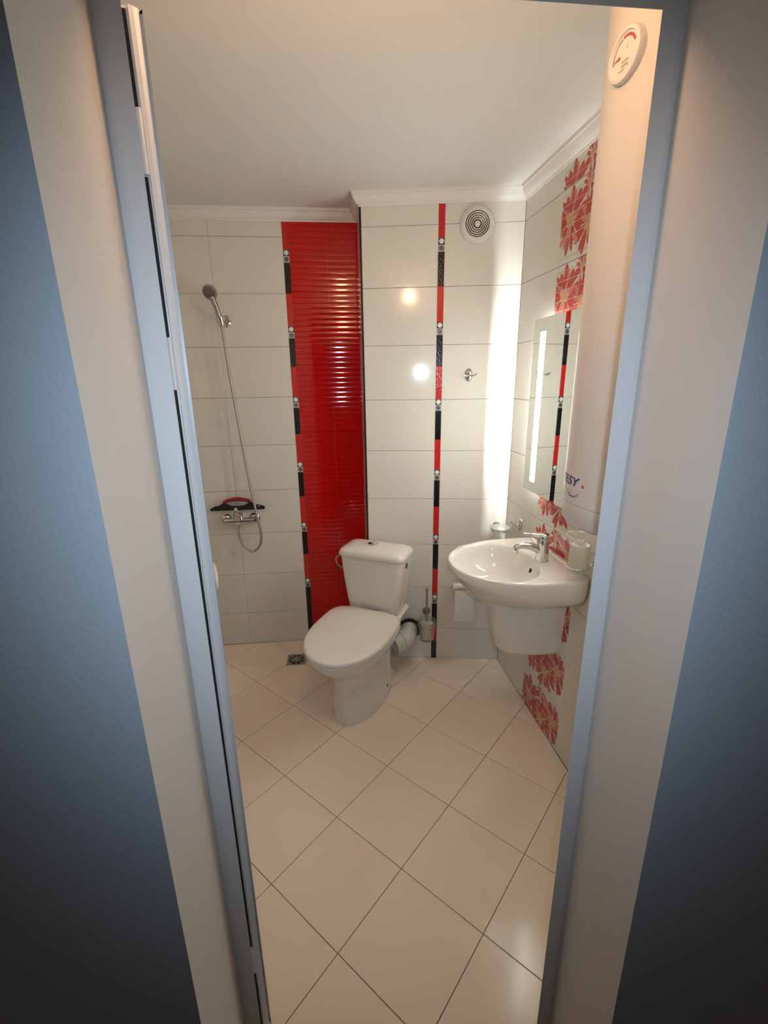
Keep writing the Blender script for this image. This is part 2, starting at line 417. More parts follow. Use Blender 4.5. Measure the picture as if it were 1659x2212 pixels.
# ---- right wall with flower tiles
uR = unit(RA, RB); nR = Vector((uR.y, -uR.x, 0))
wr = struct_wall('wall_right', RA, RB + uR*0.1, nR)
yf0, yf1 = RA.y-1.872, RA.y-1.526
tiles(wr, RA, uR, nR, [(0.001, yf0), (yf1, yf1+0.35), (yf1+0.35, (RB-RA).length)], 0.193, 2.286)
wF = yf1-yf0-GAP
def flower_polys(h, w):
    rnd = random.Random(11); rect = [(0.001, 0.001), (w-0.001, 0.001), (w-0.001, h-0.001), (0.001, h-0.001)]
    polys = []                                               # (layer, mat, poly) in (s, z), s runs from the far edge
    H = 0.25
    def flower(cx, cz, R, np_, seed):
        r2 = random.Random(seed)
        for k in range(np_):
            a = 2*pi*k/np_ + r2.uniform(-0.10, 0.10)
            L = R*r2.uniform(0.72, 1.05); r0 = R*r2.uniform(0.26, 0.36); wd = R*r2.uniform(0.085, 0.125)
            pale = r2.random() < 0.30
            pts = []
            for t, q in ((0, 0.35), (0.3, 0.85), (0.62, 1.0), (0.86, 0.8), (1.0, 0.25)):
                pts.append((r0+(L-r0)*t, wd*q*r2.uniform(0.85, 1.15)))
            for t, q in ((1.0, -0.25), (0.86, -0.8), (0.62, -1.0), (0.3, -0.85), (0, -0.35)):
                pts.append((r0+(L-r0)*t, wd*q*r2.uniform(0.85, 1.15)))
            ca, sa = math.cos(a), math.sin(a)
            poly = [(cx+x*ca-y*sa, cz+x*sa+y*ca) for x, y in reversed(pts)]
            polys.append((0.00025+0.00001*k, 'petal_pale' if pale else 'petal', poly))
        for k in range(np_//2):
            a = 2*pi*(k+0.4)/(np_//2) + r2.uniform(-0.1, 0.1)
            L = R*r2.uniform(0.45, 0.62); r0 = R*0.20; wd = R*0.10
            ca, sa = math.cos(a), math.sin(a)
            pts = [(r0, 0.5*wd), (L*0.7, wd), (L, 0.3*wd), (L, -0.3*wd), (L*0.7, -wd), (r0, -0.5*wd)]
            polys.append((0.00055+0.00001*k, 'petal' if k % 3 else 'petal_pale', [(cx+x*ca-y*sa, cz+x*sa+y*ca) for x, y in reversed(pts)]))
        n = 14
        polys.append((0.0008, 'pollen', [(cx+R*(0.24+r2.uniform(-0.05, 0.05))*math.cos(2*pi*k/n), cz+R*(0.24+r2.uniform(-0.05, 0.05))*math.sin(2*pi*k/n)) for k in range(n)]))
    zt = h-H                                                 # a cut tile keeps its upper part
    flower(0.070, zt+0.138, 0.118, 19, 3)
    flower(0.192, zt+0.098, 0.098, 17, 5)
    flower(0.290, zt+0.165, 0.110, 18, 8)
    flower(0.178, zt+0.222, 0.055, 11, 9)
    for zz in (0.018, 0.052, 0.088, 0.122, 0.158, 0.192, 0.226):
        x0 = rnd.uniform(-0.02, 0.02); x1 = w*rnd.uniform(0.8, 1.05)
        polys.append((0.0010, 'print_line' if zz < 0.06 or zz > 0.2 else 'print_pale', [(x0, zt+zz), (x1, zt+zz), (x1, zt+zz+0.0018), (x0, zt+zz+0.0018)]))
    out = []
    for L, m, p in polys:
        c = clip_poly(p, rect)
        if c: out.append((L, m, c))
    return out
def flower_mesh(h):
    key = ('fl', round(h, 4))
    if key in TILE_CACHE: return TILE_CACHE[key]
    names = ['petal', 'petal_pale', 'pollen', 'print_line', 'print_pale']
    V, F, fm = [], [], []
    for L, m, p in flower_polys(h, wF):
        k = len(V); V += [(a, TT+L, b) for a, b in p]; F.append(tuple(range(k, k+len(p)))); fm.append(names.index(m))
    me = mesh('flower_print', V, F, names, fm=fm); TILE_CACHE[key] = me
    return me
for z0, z1 in rows(0.193, 2.286):
    h = z1-z0-GAP
    if z1 > 2.28: hh = h
    t = put('flower_tile', tile_mesh(wF, h, 'tile', 'flower_tile'), wr, RA, uR, nR, yf0+GAP/2, z0+GAP/2)
    me = flower_mesh(h) if z1 < 2.28 else flower_mesh(h)
    c = bpy.data.objects.new('flower_print', me); COL.objects.link(c); c.parent = t
# ---- left wall and the door wall
wl = struct_wall('wall_left', Vector((LX, Y1, 0)), Vector((LX, 2.62, 0)), (1, 0, 0))
tiles(wl, Vector((LX, 2.555, 0)), Vector((0, -1, 0)), Vector((1, 0, 0)), [(0.0, 0.35), (0.35, 0.70), (0.70, 1.05), (1.05, 1.40), (1.40, 1.75)], 0.207, ZT)
def wall_front():
    xs = [-1.6, OXL, OXR, 1.7]; zs = [-0.012, OZ, 2.45]
    V = []; F = []; fm = []
    def quad(a, b, c, d, m):
        k = len(V); V.extend([a, b, c, d]); F.append((k, k+1, k+2, k+3)); fm.append(m)
    for y, m in ((Y0, 0), (Y1, 2)):
        for i in range(3):
            for j in range(2):
                if i == 1 and j == 0: continue
                q = [(xs[i], y, zs[j]), (xs[i+1], y, zs[j]), (xs[i+1], y, zs[j+1]), (xs[i], y, zs[j+1])]
                quad(*q, m)
    quad((OXL, Y0, zs[0]), (OXL, Y1, zs[0]), (OXL, Y1, OZ), (OXL, Y0, OZ), 1)
    quad((OXR, Y0, zs[0]), (OXR, Y1, zs[0]), (OXR, Y1, OZ), (OXR, Y0, OZ), 1)
    quad((OXL, Y0, OZ), (OXR, Y0, OZ), (OXR, Y1, OZ), (OXL, Y1, OZ), 1)
    for i, (x0, x1, za, zb) in enumerate(((xs[0], xs[0], zs[0], zs[2]), (xs[3], xs[3], zs[0], zs[2]))):
        quad((x0, Y0, za), (x0, Y1, za), (x0, Y1, zb), (x0, Y0, zb), 0)
    quad((xs[0], Y0, zs[2]), (xs[3], Y0, zs[2]), (xs[3], Y1, zs[2]), (xs[0], Y1, zs[2]), 0)
    me = bpy.data.meshes.new('wall_front'); me.from_pydata(V, [], F)
    for m in ('paint_blue', 'paint_white', 'ceiling'): me.materials.append(M[m])
    for p, i in zip(me.polygons, fm): p.material_index = i
    bm = bmesh.new(); bm.from_mesh(me); bmesh.ops.remove_doubles(bm, verts=bm.verts, dist=1e-5)
    bmesh.ops.recalc_face_normals(bm, faces=bm.faces); bm.to_mesh(me); bm.free()
    o = bpy.data.objects.new('wall_front', me); COL.objects.link(o); tag(o, kind='structure')
wall_front()
# ---- ceiling moulding, mitred round the room
path = [Vector((LX, Y1, 0)), Vector((LX, 2.559, 0)), BR.copy(), PA.copy(), PB.copy(), RB.copy()]
prof = [(0.0, 2.284), (0.005, 2.284), (0.007, 2.290), (0.013, 2.292), (0.022, 2.300), (0.030, 2.314), (0.032, 2.320), (0.037, 2.322), (0.038, ZC), (0.0, ZC)]
def off(i, d):
    def nrm(a, b):
        e = (b-a).normalized(); return Vector((e.y, -e.x, 0))
    p = path[i]
    if i == 0: return p + nrm(path[0], path[1])*d
    if i == len(path)-1: return p + nrm(path[-2], path[-1])*d
    n1 = nrm(path[i-1], p); n2 = nrm(p, path[i+1]); b = n1+n2
    return p + b*(d/b.dot(n1))
for i in range(len(path)-1):
    rings = []
    for k in (i, i+1):
        rings.append([off(k, d) + Vector((0, 0, z)) for d, z in prof])
    tr = ob('trim_%d' % (i+2), *loft(rings), 'mould', loc=(0, 0, 0)); tag(tr, kind='structure')

# ------------------------------------------------------------------ door
dr = empty('door_1', (0, 0.70, 0), 'white door frame with the leaf swung open into the bathroom', None, kind='structure')
fy0, fy1 = 0.68, 0.712
FXL, FXR, FZ = -0.2197, 0.4245, 1.989
def post(x_wall, x_lip, sg):
    """rebated post: a thin lip towards the hall, rebate for the leaf behind it"""
    p = [(x_wall, fy0), (x_lip, fy0), (x_lip - sg*0.0015, fy0+0.003), (x_lip - sg*0.010, fy0+0.014), (x_lip - sg*0.026, fy0+0.016), (x_lip - sg*0.026, fy1), (x_wall, fy1)]
    return prism(p, 0.0, OZ)
ob('frame_post', *post(OXL, FXL, 1), 'frame', parent=dr)
ob('frame_post', *post(OXR, FXR, -1), 'frame', parent=dr)
hd = [(fy0, OZ), (fy0, FZ), (fy0+0.003, FZ+0.0015), (fy0+0.014, FZ+0.012), (fy0+0.016, FZ+0.028), (fy1, FZ+0.028), (fy1, OZ)]
ob('frame_head', *loft([[(x, y, z) for y, z in hd] for x in (FXL, FXR)]), 'frame', parent=dr)
# leaf: hinge edge towards the hall
ang = math.radians(18.0); ld = Vector((-math.sin(ang), math.cos(ang), 0)); ln = Vector((math.cos(ang), math.sin(ang), 0))
LO = Vector((-0.2235, 0.770, 0.0))
sec = [(0.0, 0.0), (0.0, 0.010), (-0.0045, 0.010), (-0.0045, 0.002), (-0.0105, -0.001), (-0.0165, -0.002), (-0.0172, 0.003), (-0.0245, 0.003), (-0.0245, 0.001), (-0.040, 0.001)]
poly = [LO + ln*a + ld*b for a, b in sec] + [LO + ln*-0.040 + ld*0.62, LO + ld*0.62]
leaf = ob('leaf', *prism([(p.x, p.y) for p in poly], 0.008, 2.012), 'door', parent=dr)
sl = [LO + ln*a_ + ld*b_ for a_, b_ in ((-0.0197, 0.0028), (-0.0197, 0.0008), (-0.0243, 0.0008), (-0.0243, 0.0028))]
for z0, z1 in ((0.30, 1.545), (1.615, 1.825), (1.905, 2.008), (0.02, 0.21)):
    ob('gap_shade', *prism([(p.x, p.y) for p in sl], z0, z1), 'dark', parent=leaf)  # near-black strips painting the shade of the gap beside the leaf edge
for zc in (1.865, 1.580, 0.255):
    pc = LO + ln*-0.0205 + ld*0.0005
    ob('hinge', *lathe([(0.0042, -0.038), (0.0042, 0.038)], (pc.x, pc.y, zc), n=12), 'door', parent=dr, smooth=40)
hb = LO + ld*0.545 + Vector((0, 0, 1.0))
V, F = lathe([(0.030, 0), (0.030, 0.004), (0.014, 0.007), (0.012, 0.012), (0.024, 0.014), (0.032, 0.018), (0.033, 0.021), (0.026, 0.025), (0.012, 0.027), (0.0, 0.0275)], hb, ln, n=28, sy=1.25, up=(0, 0, 1))
ob('knob', V, F, 'cream', parent=leaf, smooth=40)

# ------------------------------------------------------------------ mirror with light strips (right wall)
def rwp(y, out=0.0, z=0.0):
    t = (RA.y - y)/(RA.y - RB.y); p = RA.lerp(RB, t); return Vector((p.x, p.y, z)) + nR*out
MY0, MY1, MZ0, MZ1 = 1.455, 1.955, 1.070, 1.775
mo = 0.037                                        # glass stands off the tiles
mc = rwp((MY0+MY1)/2, mo/2, MZ0)
mir = empty('wall_mirror', mc, 'frameless rectangular wall mirror with lit frosted strip above the washbasin', 'mirror')
morg = rwp(MY1, 0, 0)
def mbox(y_from_far, out, z): return obox(morg, uR, nR, (0, 0, 1), y_from_far, out, z)
W_ = MY1-MY0
V, F = mbox((0, W_), (mo-0.005, mo), (MZ0, MZ1))
me = ob('glass', V, F, ['mirror_back', 'mirror', 'glass_edge'], parent=mir)
for p in me.data.polygons:
    d = p.normal.dot(nR)
    p.material_index = 1 if d > 0.9 else (0 if d < -0.9 else 2)
ob('backplate', *mbox((0.10, W_-0.10), (0.0005, 0.0035), (MZ0+0.06, MZ1-0.06)), 'mirror_back', parent=mir)
ob('added_baffle', *mbox((0.13, W_-0.002), (0.0005, mo-0.0055), (MZ0+0.006, MZ0+0.012)), 'mirror_back', parent=mir)  # baffle added behind the glass to stop tape light spilling onto the basin
ob('bracket', *mbox((0.14, W_-0.14), (0.0035, mo-0.0055), (1.60, 1.64)), 'mirror_back', parent=mir)
for s0 in (0.0615, W_-0.103):
    ob('frosted_strip', *mbox((s0, s0+0.0415), (mo+0.0002, mo+0.0008), (1.115, 1.723)), 'strip', parent=mir)
for s0 in (0.078, W_-0.086):
    ob('led_tape', *mbox((s0, s0+0.008), (0.004, 0.014), (1.125, 1.715)), 'tape', parent=mir)

# ------------------------------------------------------------------ water heater (right wall, by the door)
HC = Vector((0.700, 0.946, 0)); HR = 0.180; HZ0, HZ1 = 1.222, 2.296
wh = empty('water_heater', (HC.x, HC.y, HZ0), 'tall white cylindrical water heater hung by the door above the basin', 'water heater')
seam = 1.278
V, F = lathe([(HR, seam+0.0006), (HR, 2.27), (HR-0.01, 2.288), (HR-0.04, 2.296), (0.0, HZ1)], HC, n=72)
ob('tank', V, F, 'enamel', parent=wh, smooth=40)
V, F = lathe([(0.0, HZ0), (HR-0.03, HZ0), (HR-0.008, HZ0+0.004), (HR-0.001, HZ0+0.012), (HR, seam-0.001), (HR-0.002, seam)], HC, n=72)
ob('bottom_cap', V, F, 'enamel', parent=wh, smooth=40)
ob('wall_bracket', *boxvf((HC.x+HR-0.03, HC.y-0.09, 1.9), (0.892, HC.y+0.09, 1.96)), 'plastic', parent=wh)
def oncyl(phi, z, d=0.0):
    """phi measured from the -x direction, positive towards +y"""
    return Vector((HC.x - (HR+d)*math.cos(phi), HC.y + (HR+d)*math.sin(phi), z))
def wrap(vs, phi0, z0, d): return [oncyl(phi0 - v[0]/HR, z0 + v[1], d + (v[2] if len(v) > 2 else 0)) for v in vs]
# gauge
gphi, gz, gr = math.radians(-8.0), 2.078, 0.039
gn = Vector((-math.cos(gphi), math.sin(gphi), 0)); gt = Vector((-math.sin(gphi), -math.cos(gphi), 0))
go = oncyl(gphi, gz, -0.008)
V, F = lathe([(gr, 0), (gr, 0.014), (gr-0.002, 0.017), (gr-0.007, 0.018), (gr-0.009, 0.015), (0.0, 0.015)], go, gn, n=40)
gauge = ob('thermometer', V, F, 'plastic', parent=wh, smooth=35)
def gdisc(pts, lift): return [go + gn*(0.015+lift) + gt*a + Vector((0, 0, b)) for a, b in pts]
def arc(r0, r1, a0, a1, n=14):
    A = [math.radians(a0+(a1-a0)*k/n) for k in range(n+1)]
    V = [(r0*math.cos(a), r0*math.sin(a)) for a in A] + [(r1*math.cos(a), r1*math.sin(a)) for a in A]
    return V, [(k, k+1, n+2+k, n+1+k) for k in range(n)]
v, f = arc(0.0235, 0.0275, 20, 100); ob('red_zone', gdisc(v, 0.0004), f, 'gauge_red', parent=gauge)
v, f = arc(0.0235, 0.0275, 105, 190); ob('grey_zone', gdisc(v, 0.0004), f, 'gauge_grey', parent=gauge)
v, f = [(-0.024, -0.001), (-0.010, -0.0025), (-0.008, 0.0), (-0.010, 0.0025)], [(0, 1, 2, 3)]; ob('needle', gdisc(v, 0.0012), f, 'gauge_red', parent=gauge)
V, F = [], []
for (a, b, w, h) in ((0.004, -0.010, 0.016, 0.0028), (0.002, -0.0155, 0.013, 0.0028), (-0.003, -0.021, 0.014, 0.002), (0.006, 0.009, 0.002, 0.006), (0.011, -0.018, 0.003, 0.004)):
    k = len(V); V += [(a-w/2, b-h/2), (a+w/2, b-h/2), (a+w/2, b+h/2), (a-w/2, b+h/2)]; F.append((k, k+1, k+2, k+3))
ob('scale_print', gdisc(V, 0.0004), F, 'gauge_grey', parent=gauge)
# maker's badge: letters, dot and swoosh
def text_mesh(txt, size, shear=0.25):
    cu = bpy.data.curves.new('letters', 'FONT'); cu.body = txt; cu.size = size; cu.shear = shear; cu.offset = size*0.016
    t = bpy.data.objects.new('letters', cu); COL.objects.link(t)
    bpy.context.view_layer.update()
    dg = bpy.context.evaluated_depsgraph_get(); me = bpy.data.meshes.new_from_object(t.evaluated_get(dg))
    V = [v.co.copy() for v in me.vertices]; F = [tuple(p.vertices) for p in me.polygons]
    bpy.data.objects.remove(t, do_unlink=True); bpy.data.curves.remove(cu); bpy.data.meshes.remove(me)
    return V, F
lphi, lz = math.radians(24.0), 1.320
tv, tf = text_mesh('TESY', 0.028)
kx = 0.098/max(v.x for v in tv)
for v in tv: v.x *= kx
logo = ob('logo_letters', wrap([(v.x, v.y) for v in tv], lphi, lz, 0.0008), tf, 'logo_blue', parent=wh)
tw = max(v.x for v in tv)
n = 14; dv = [(tw+0.010+0.0035*math.cos(2*pi*k/n), 0.004+0.0035*math.sin(2*pi*k/n)) for k in range(n)]
ob('logo_dot', wrap(dv, lphi, lz, 0.0008), [tuple(range(n))], 'logo_red', parent=wh)
A = [math.radians(a) for a in range(195, 331, 9)]; cx0, cy0, rr_ = tw*0.72, 0.006, 0.033
sv = [(cx0+rr_*math.cos(a), cy0+rr_*math.sin(a)) for a in A] + [(cx0+(rr_-0.004*math.sin(pi*k/(len(A)-1)))*math.cos(a), cy0+(rr_-0.004*math.sin(pi*k/(len(A)-1)))*math.sin(a)) for k, a in enumerate(A)]
ob('logo_swoosh', wrap(sv, lphi, lz, 0.0008), [(k, k+1, len(A)+k+1, len(A)+k) for k in range(len(A)-1)], 'logo_grey', parent=wh)

# ------------------------------------------------------------------ lamp above the door, inside
lp = empty('wall_lamp', (0.07, Y1, 2.16), 'bare warm bulb in a white holder above the bathroom door', 'lamp')
ob('holder', *lathe([(0.034, 0.0), (0.034, 0.008), (0.02, 0.014), (0.02, 0.03), (0.0, 0.031)], (0.07, Y1, 2.225), (0, 1, 0), n=24), 'plastic', parent=lp, smooth=35)
ob('arm', *tube([(0.07, Y1+0.028, 2.225), (0.07, Y1+0.06, 2.228), (0.07, Y1+0.072, 2.208)], 0.011), 'plastic', parent=lp, smooth=40)
ob('bulb', *lathe([(0.014, 0.0), (0.016, -0.010), (0.030, -0.025), (0.041, -0.043), (0.044, -0.056), (0.041, -0.072), (0.030, -0.088), (0.014, -0.097), (0.0, -0.099)], (0.07, Y1+0.072, 2.208), n=28), 'bulb', parent=lp, smooth=60)

# ------------------------------------------------------------------ toilet
TA = math.radians(28.0); TC = Vector((0.126, 2.078, 0))
tf_ = Vector((-math.sin(TA), -math.cos(TA), 0)); tv_ = Vector((math.cos(TA), -math.sin(TA), 0))
def T(a, b, z): return TC + tf_*a + tv_*b + Vector((0, 0, z))
toi = empty('toilet', TC, 'white close-coupled toilet with the lid closed, standing before the red tiles', 'toilet')
def egg(ab, af, hw, z, n=48, wide=0.42, pw=2.0, pb=3.0):
    """outline: elliptical front, squarer back"""
    ac = ab + (af-ab)*wide; out = []
    for k in range(n):
        t = 2*pi*k/n; c, s = math.cos(t), math.sin(t)
        if c >= 0: e = 2.0/pw; a = ac + (af-ac)*abs(c)**e
        else: e = 2.0/pb; a = ac - (ac-ab)*abs(c)**e
        b = hw*math.copysign(abs(s)**e, s)
        out.append(T(a, b, z))
    return out
rings = [egg(-0.075, 0.325, 0.122, 0.0), egg(-0.080, 0.330, 0.125, 0.012), egg(-0.070, 0.324, 0.118, 0.06), egg(-0.055, 0.320, 0.110, 0.13),
         egg(-0.050, 0.325, 0.108, 0.20), egg(-0.060, 0.352, 0.120, 0.255), egg(-0.075, 0.400, 0.148, 0.305), egg(-0.09, 0.442, 0.172, 0.345), egg(-0.10, 0.464, 0.182, 0.372), egg(-0.10, 0.466, 0.183, 0.388), egg(-0.095, 0.458, 0.177, 0.396)]
ob('bowl', *loft(rings), 'ceramic', parent=toi, smooth=50)
# rear deck under the cistern and the rear spine with its trap outline
def rrect(a0, a1, hw, z, r=0.03, n=6):
    out = []
    for (ca, cb, st) in ((a1-r, hw-r, 0), (a0+r, hw-r, 90), (a0+r, -hw+r, 180), (a1-r, -hw+r, 270)):
        for k in range(n+1):
            t = math.radians(st + 90*k/n)
            out.append(T(ca + r*math.cos(t), cb + r*math.sin(t), z))
    return out
ob('rear_deck', *loft([rrect(-0.20, 0.06, 0.085, 0.25, 0.05), rrect(-0.205, 0.07, 0.12, 0.33, 0.05), rrect(-0.21, 0.07, 0.150, 0.375, 0.04), rrect(-0.21, 0.07, 0.152, 0.392, 0.04), rrect(-0.205, 0.065, 0.147, 0.397, 0.04)]), 'ceramic', parent=toi, smooth=50)
ob('rear_spine', *loft([rrect(-0.15, 0.06, 0.085, 0.0, 0.03), rrect(-0.15, 0.06, 0.085, 0.02, 0.03), rrect(-0.135, 0.05, 0.058, 0.06, 0.03), rrect(-0.12, 0.05, 0.050, 0.15, 0.03), rrect(-0.15, 0.05, 0.060, 0.26, 0.03)]), 'ceramic', parent=toi, smooth=50)
for sgn in (1, -1):
    ob('trap_rib', *tube([T(-0.03, sgn*0.105, 0.32), T(-0.035, sgn*0.085, 0.25), T(-0.01, sgn*0.090, 0.17), T(0.0, sgn*0.098, 0.08), T(0.0, sgn*0.104, 0.02)], [0.016, 0.018, 0.018, 0.017, 0.015], n=10), 'ceramic', parent=toi, smooth=50)
    ob('bolt_cap', *lathe([(0.0085, -0.004), (0.0085, 0.003), (0.005, 0.006), (0.0, 0.0065)], T(0.055, sgn*0.114, 0.060), tv_*sgn, n=16), 'grey_dot', parent=toi, smooth=40)
# seat and lid
rs = [egg(-0.01, 0.476, 0.186, 0.398), egg(-0.012, 0.480, 0.190, 0.402), egg(-0.012, 0.480, 0.190, 0.410), egg(-0.01, 0.476, 0.186, 0.4135)]
ob('seat', *loft(rs), 'seat', parent=toi, smooth=40)
def lid_ring(g, z): return egg(-0.012+g, 0.482-g, 0.192-g, z, pb=5.0, wide=0.45)
rs = [lid_ring(0.006, 0.4155), lid_ring(0.0, 0.418), lid_ring(-0.001, 0.427), lid_ring(0.003, 0.4335), lid_ring(0.012, 0.4365), lid_ring(0.05, 0.4385), lid_ring(0.11, 0.4395), lid_ring(0.17, 0.4400)]
ob('lid', *loft(rs), 'seat', parent=toi, smooth=50)
for sgn in (1, -1):
    ob('lid_hinge', *lathe([(0.014, -0.022), (0.014, 0.022)], T(-0.020, sgn*0.075, 0.413), tv_, n=16), 'seat', parent=toi, smooth=40)
# cistern
def cis(g, z, hw, a0=-0.195, a1=-0.022, r=0.035): return rrect(a0+g, a1-g*0.9, hw, z, r)
rs = [rrect(-0.185, -0.045, 0.125, 0.398, 0.03), rrect(-0.19, -0.036, 0.135, 0.405, 0.035), rrect(-0.195, -0.028, 0.143, 0.46, 0.035), rrect(-0.198, -0.022, 0.158, 0.58, 0.035), rrect(-0.20, -0.019, 0.168, 0.695, 0.035)]
ob('cistern', *loft(rs), 'ceramic', parent=toi, smooth=50)
rs = [rrect(-0.202, -0.016, 0.171, 0.6965, 0.035), rrect(-0.206, -0.012, 0.176, 0.702, 0.038), rrect(-0.206, -0.011, 0.177, 0.712, 0.038), rrect(-0.203, -0.014, 0.174, 0.723, 0.038), rrect(-0.196, -0.021, 0.166, 0.733, 0.038), rrect(-0.18, -0.038, 0.148, 0.740, 0.036), rrect(-0.155, -0.065, 0.118, 0.744, 0.03)]
ob('cistern_lid', *loft(rs), 'ceramic', parent=toi, smooth=60)
btn = ob('flush_button', *lathe([(0.026, -0.004), (0.026, 0.004), (0.022, 0.008), (0.012, 0.0105), (0.0, 0.011)], T(-0.115, -0.02, 0.744), n=28), 'chrome', parent=toi, smooth=40)
ob('side_plug', *lathe([(0.012, -0.004), (0.012, 0.002), (0.009, 0.004), (0.0, 0.0042)], T(-0.10, 0.1665, 0.66), tv_, n=20, sy=1.3), 'grey_dot', parent=toi, smooth=40)
ob('inlet_hose', *tube([T(-0.10, -0.160, 0.665), T(-0.10, -0.20, 0.672), T(-0.10, -0.228, 0.640), T(-0.115, -0.222, 0.600), T(-0.15, -0.200, 0.565), T(-0.19, -0.175, 0.535), T(-0.26, -0.16, 0.50)], 0.0045, n=10), 'hose', parent=toi, smooth=50)
# waste pipe to the pier
pz = 0.185
pth = [T(-0.05, 0.0, pz), T(-0.13, 0.05, pz), Vector((0.272, 2.150, pz))]
ob('outlet_spigot', *tube(pth, [0.052, 0.050, 0.050], n=24), 'grey_pipe', parent=toi, smooth=50)
pa, pb = Vector((0.250, 2.138, pz)), Vector((0.345, 2.190, pz+0.01))
pd = (pb-pa).normalized()
prof_ = [(0.051, 0.0), (0.060, 0.0), (0.060, 0.018), (0.055, 0.022), (0.055, 0.05), (0.061, 0.053), (0.061, 0.062), (0.052, 0.066), (0.052, 0.085), (0.0, 0.086)]
ob('waste_pipe', *lathe(prof_, pa, pd, n=32), 'pipe', parent=toi, smooth=35)
ob('rubber_gasket', *lathe([(0.050, 0.0), (0.064, 0.001), (0.066, 0.008), (0.064, 0.018), (0.050, 0.019)], (0.361, 2.262, pz+0.010), (0.0, 1.0, 0.0), n=36, ring=True), 'black_rubber', parent=toi, smooth=40)
pe = pa + pd*0.078
ob('pipe_elbow', *tube([pe, pe + pd*0.030 + Vector((0, 0.012, 0)), Vector((0.362, 2.298, pz+0.01))], 0.050, n=24), 'pipe', parent=toi, smooth=50)

# ------------------------------------------------------------------ washbasin with half pedestal
SY = 1.655; SW = rwp(SY)
def S(d, s, z): return Vector((SW.x, SW.y, 0)) + nR*d - uR*s + Vector((0, 0, z))      # d out from the wall, s towards the far end
bas = empty('washbasin', S(0, 0, 0.42), 'white oval washbasin with half pedestal hung on the flower tiles', 'washbasin')
def basin_outline(N, hw, dep, side, cd_):
    """polar samples about (d=cd_, s=0) of a D shape: straight back, short sides, elliptical front"""
    pts = []
    K = 60; r = 0.03
    for k in range(K+1):
        t = -pi/2 + pi*k/K
        c, s = math.cos(t), math.sin(t)
        pts.append((side + (dep-side)*abs(c)**(2/2.15), hw*math.copysign(abs(s)**(2/2.15), s)))
    pts = [(0.0, -hw+0.012), (0.02, -hw+0.004), (0.05, -hw)] + pts + [(0.05, hw), (0.02, hw-0.004), (0.0, hw-0.012)]
    out = []
    for i in range(N):
        t = 2*pi*i/N; dx, dy = math.cos(t), math.sin(t); best = None
        for a, b in zip(pts, pts[1:]+pts[:1]):
            ex, ey = b[0]-a[0], b[1]-a[1]; den = dx*ey-dy*ex
            if abs(den) < 1e-9: continue
            q = ((a[0]-cd_)*ey-(a[1])*ex)/den; w = ((a[0]-cd_)*dy-a[1]*dx)/den
            if q > 0 and -1e-6 <= w <= 1+1e-6 and (best is None or q > best): best = q
        out.append((cd_+dx*best, dy*best))
    return out
N = 96; cdv = 0.255
outl = basin_outline(N, 0.243, 0.456, 0.13, cdv)
def scaled(o, f, z, cd=cdv, keep_wall=True, dz=None):
    r = []
    for i, (d, s) in enumerate(o):
        dd = cd + (d-cd)*f; ss = s*f
        if keep_wall and d < 0.02: dd = d
        zz = z if dz is None else z + dz(d, s)
        r.append(S(max(dd, 0.001), ss, zz))
    return r
def bowl_ring(f, z, ca=0.268, ra=0.158, rb=0.196, sh=0.0):
    r = []
    for i in range(N):
        t = 2*pi*i/N
        rr2 = 2/2.2
        r.append(S(ca+sh + ra*f*math.copysign(abs(math.cos(t))**rr2, math.cos(t)), rb*f*math.copysign(abs(math.sin(t))**rr2, math.sin(t)), z))
    return r
ZB = 0.852
under = lambda d, s: 0.05*max(0, (d-0.15)/0.30)          # the apron is shallower at the front
deck = [(d, s) for d, s in outl]
rings = [scaled(outl, 0.40, 0.705), scaled(outl, 0.66, 0.715, dz=lambda d, s: 0.02*max(0, (d-0.15)/0.3)), scaled(outl, 0.86, 0.738, dz=under), scaled(outl, 0.955, 0.765, dz=under), scaled(outl, 0.985, 0.79, dz=lambda d, s: 0.6*under(d, s)),
         scaled(outl, 1.0, 0.832), scaled(outl, 0.998, 0.843), scaled(outl, 0.988, 0.850), scaled(outl, 0.972, ZB), scaled(outl, 0.945, ZB-0.0005)]
rings += [bowl_ring(1.06, ZB-0.001), bowl_ring(1.02, ZB-0.003), bowl_ring(0.985, ZB-0.010), bowl_ring(0.955, ZB-0.028), bowl_ring(0.91, ZB-0.055), bowl_ring(0.80, ZB-0.095), bowl_ring(0.60, ZB-0.125), bowl_ring(0.34, ZB-0.140), bowl_ring(0.12, ZB-0.145)]
ob('basin', *loft(rings), 'ceramic', parent=bas, smooth=60)
ob('back_ridge', *tube([S(0.022, -0.20, ZB+0.001), S(0.022, 0.20, ZB+0.001)], 0.010, n=12, spline=False), 'ceramic', parent=bas, smooth=60)
ob('overflow_hole', *lathe([(0.0095, 0.0), (0.0095, 0.0015), (0.0, 0.0016)], S(0.268-0.158*0.925, -0.012, 0.805), S(0.7, 0, 0.35)-S(0, 0, 0), n=20, sy=1.4), 'dark', parent=bas)
ob('drain', *lathe([(0.022, 0), (0.022, 0.002), (0.014, 0.003), (0.0, 0.001)], S(0.268, 0, ZB-0.1455), n=24), 'chrome', parent=bas, smooth=40)
def half(d, hw, z, n=40):
    r = []
    for k in range(n+1):
        t = -pi/2 + pi*k/n; c, s = math.cos(t), math.sin(t)
        r.append(S(max(0.0005, d*abs(c)**(2/2.6)), 0.022 + hw*math.copysign(abs(s)**(2/2.6), s), z))
    return r
ob('half_pedestal', *loft([half(0.232, 0.092, 0.445), half(0.238, 0.097, 0.449), half(0.243, 0.100, 0.46), half(0.268, 0.110, 0.58), half(0.298, 0.122, 0.735)]), 'ceramic', parent=bas, smooth=50)

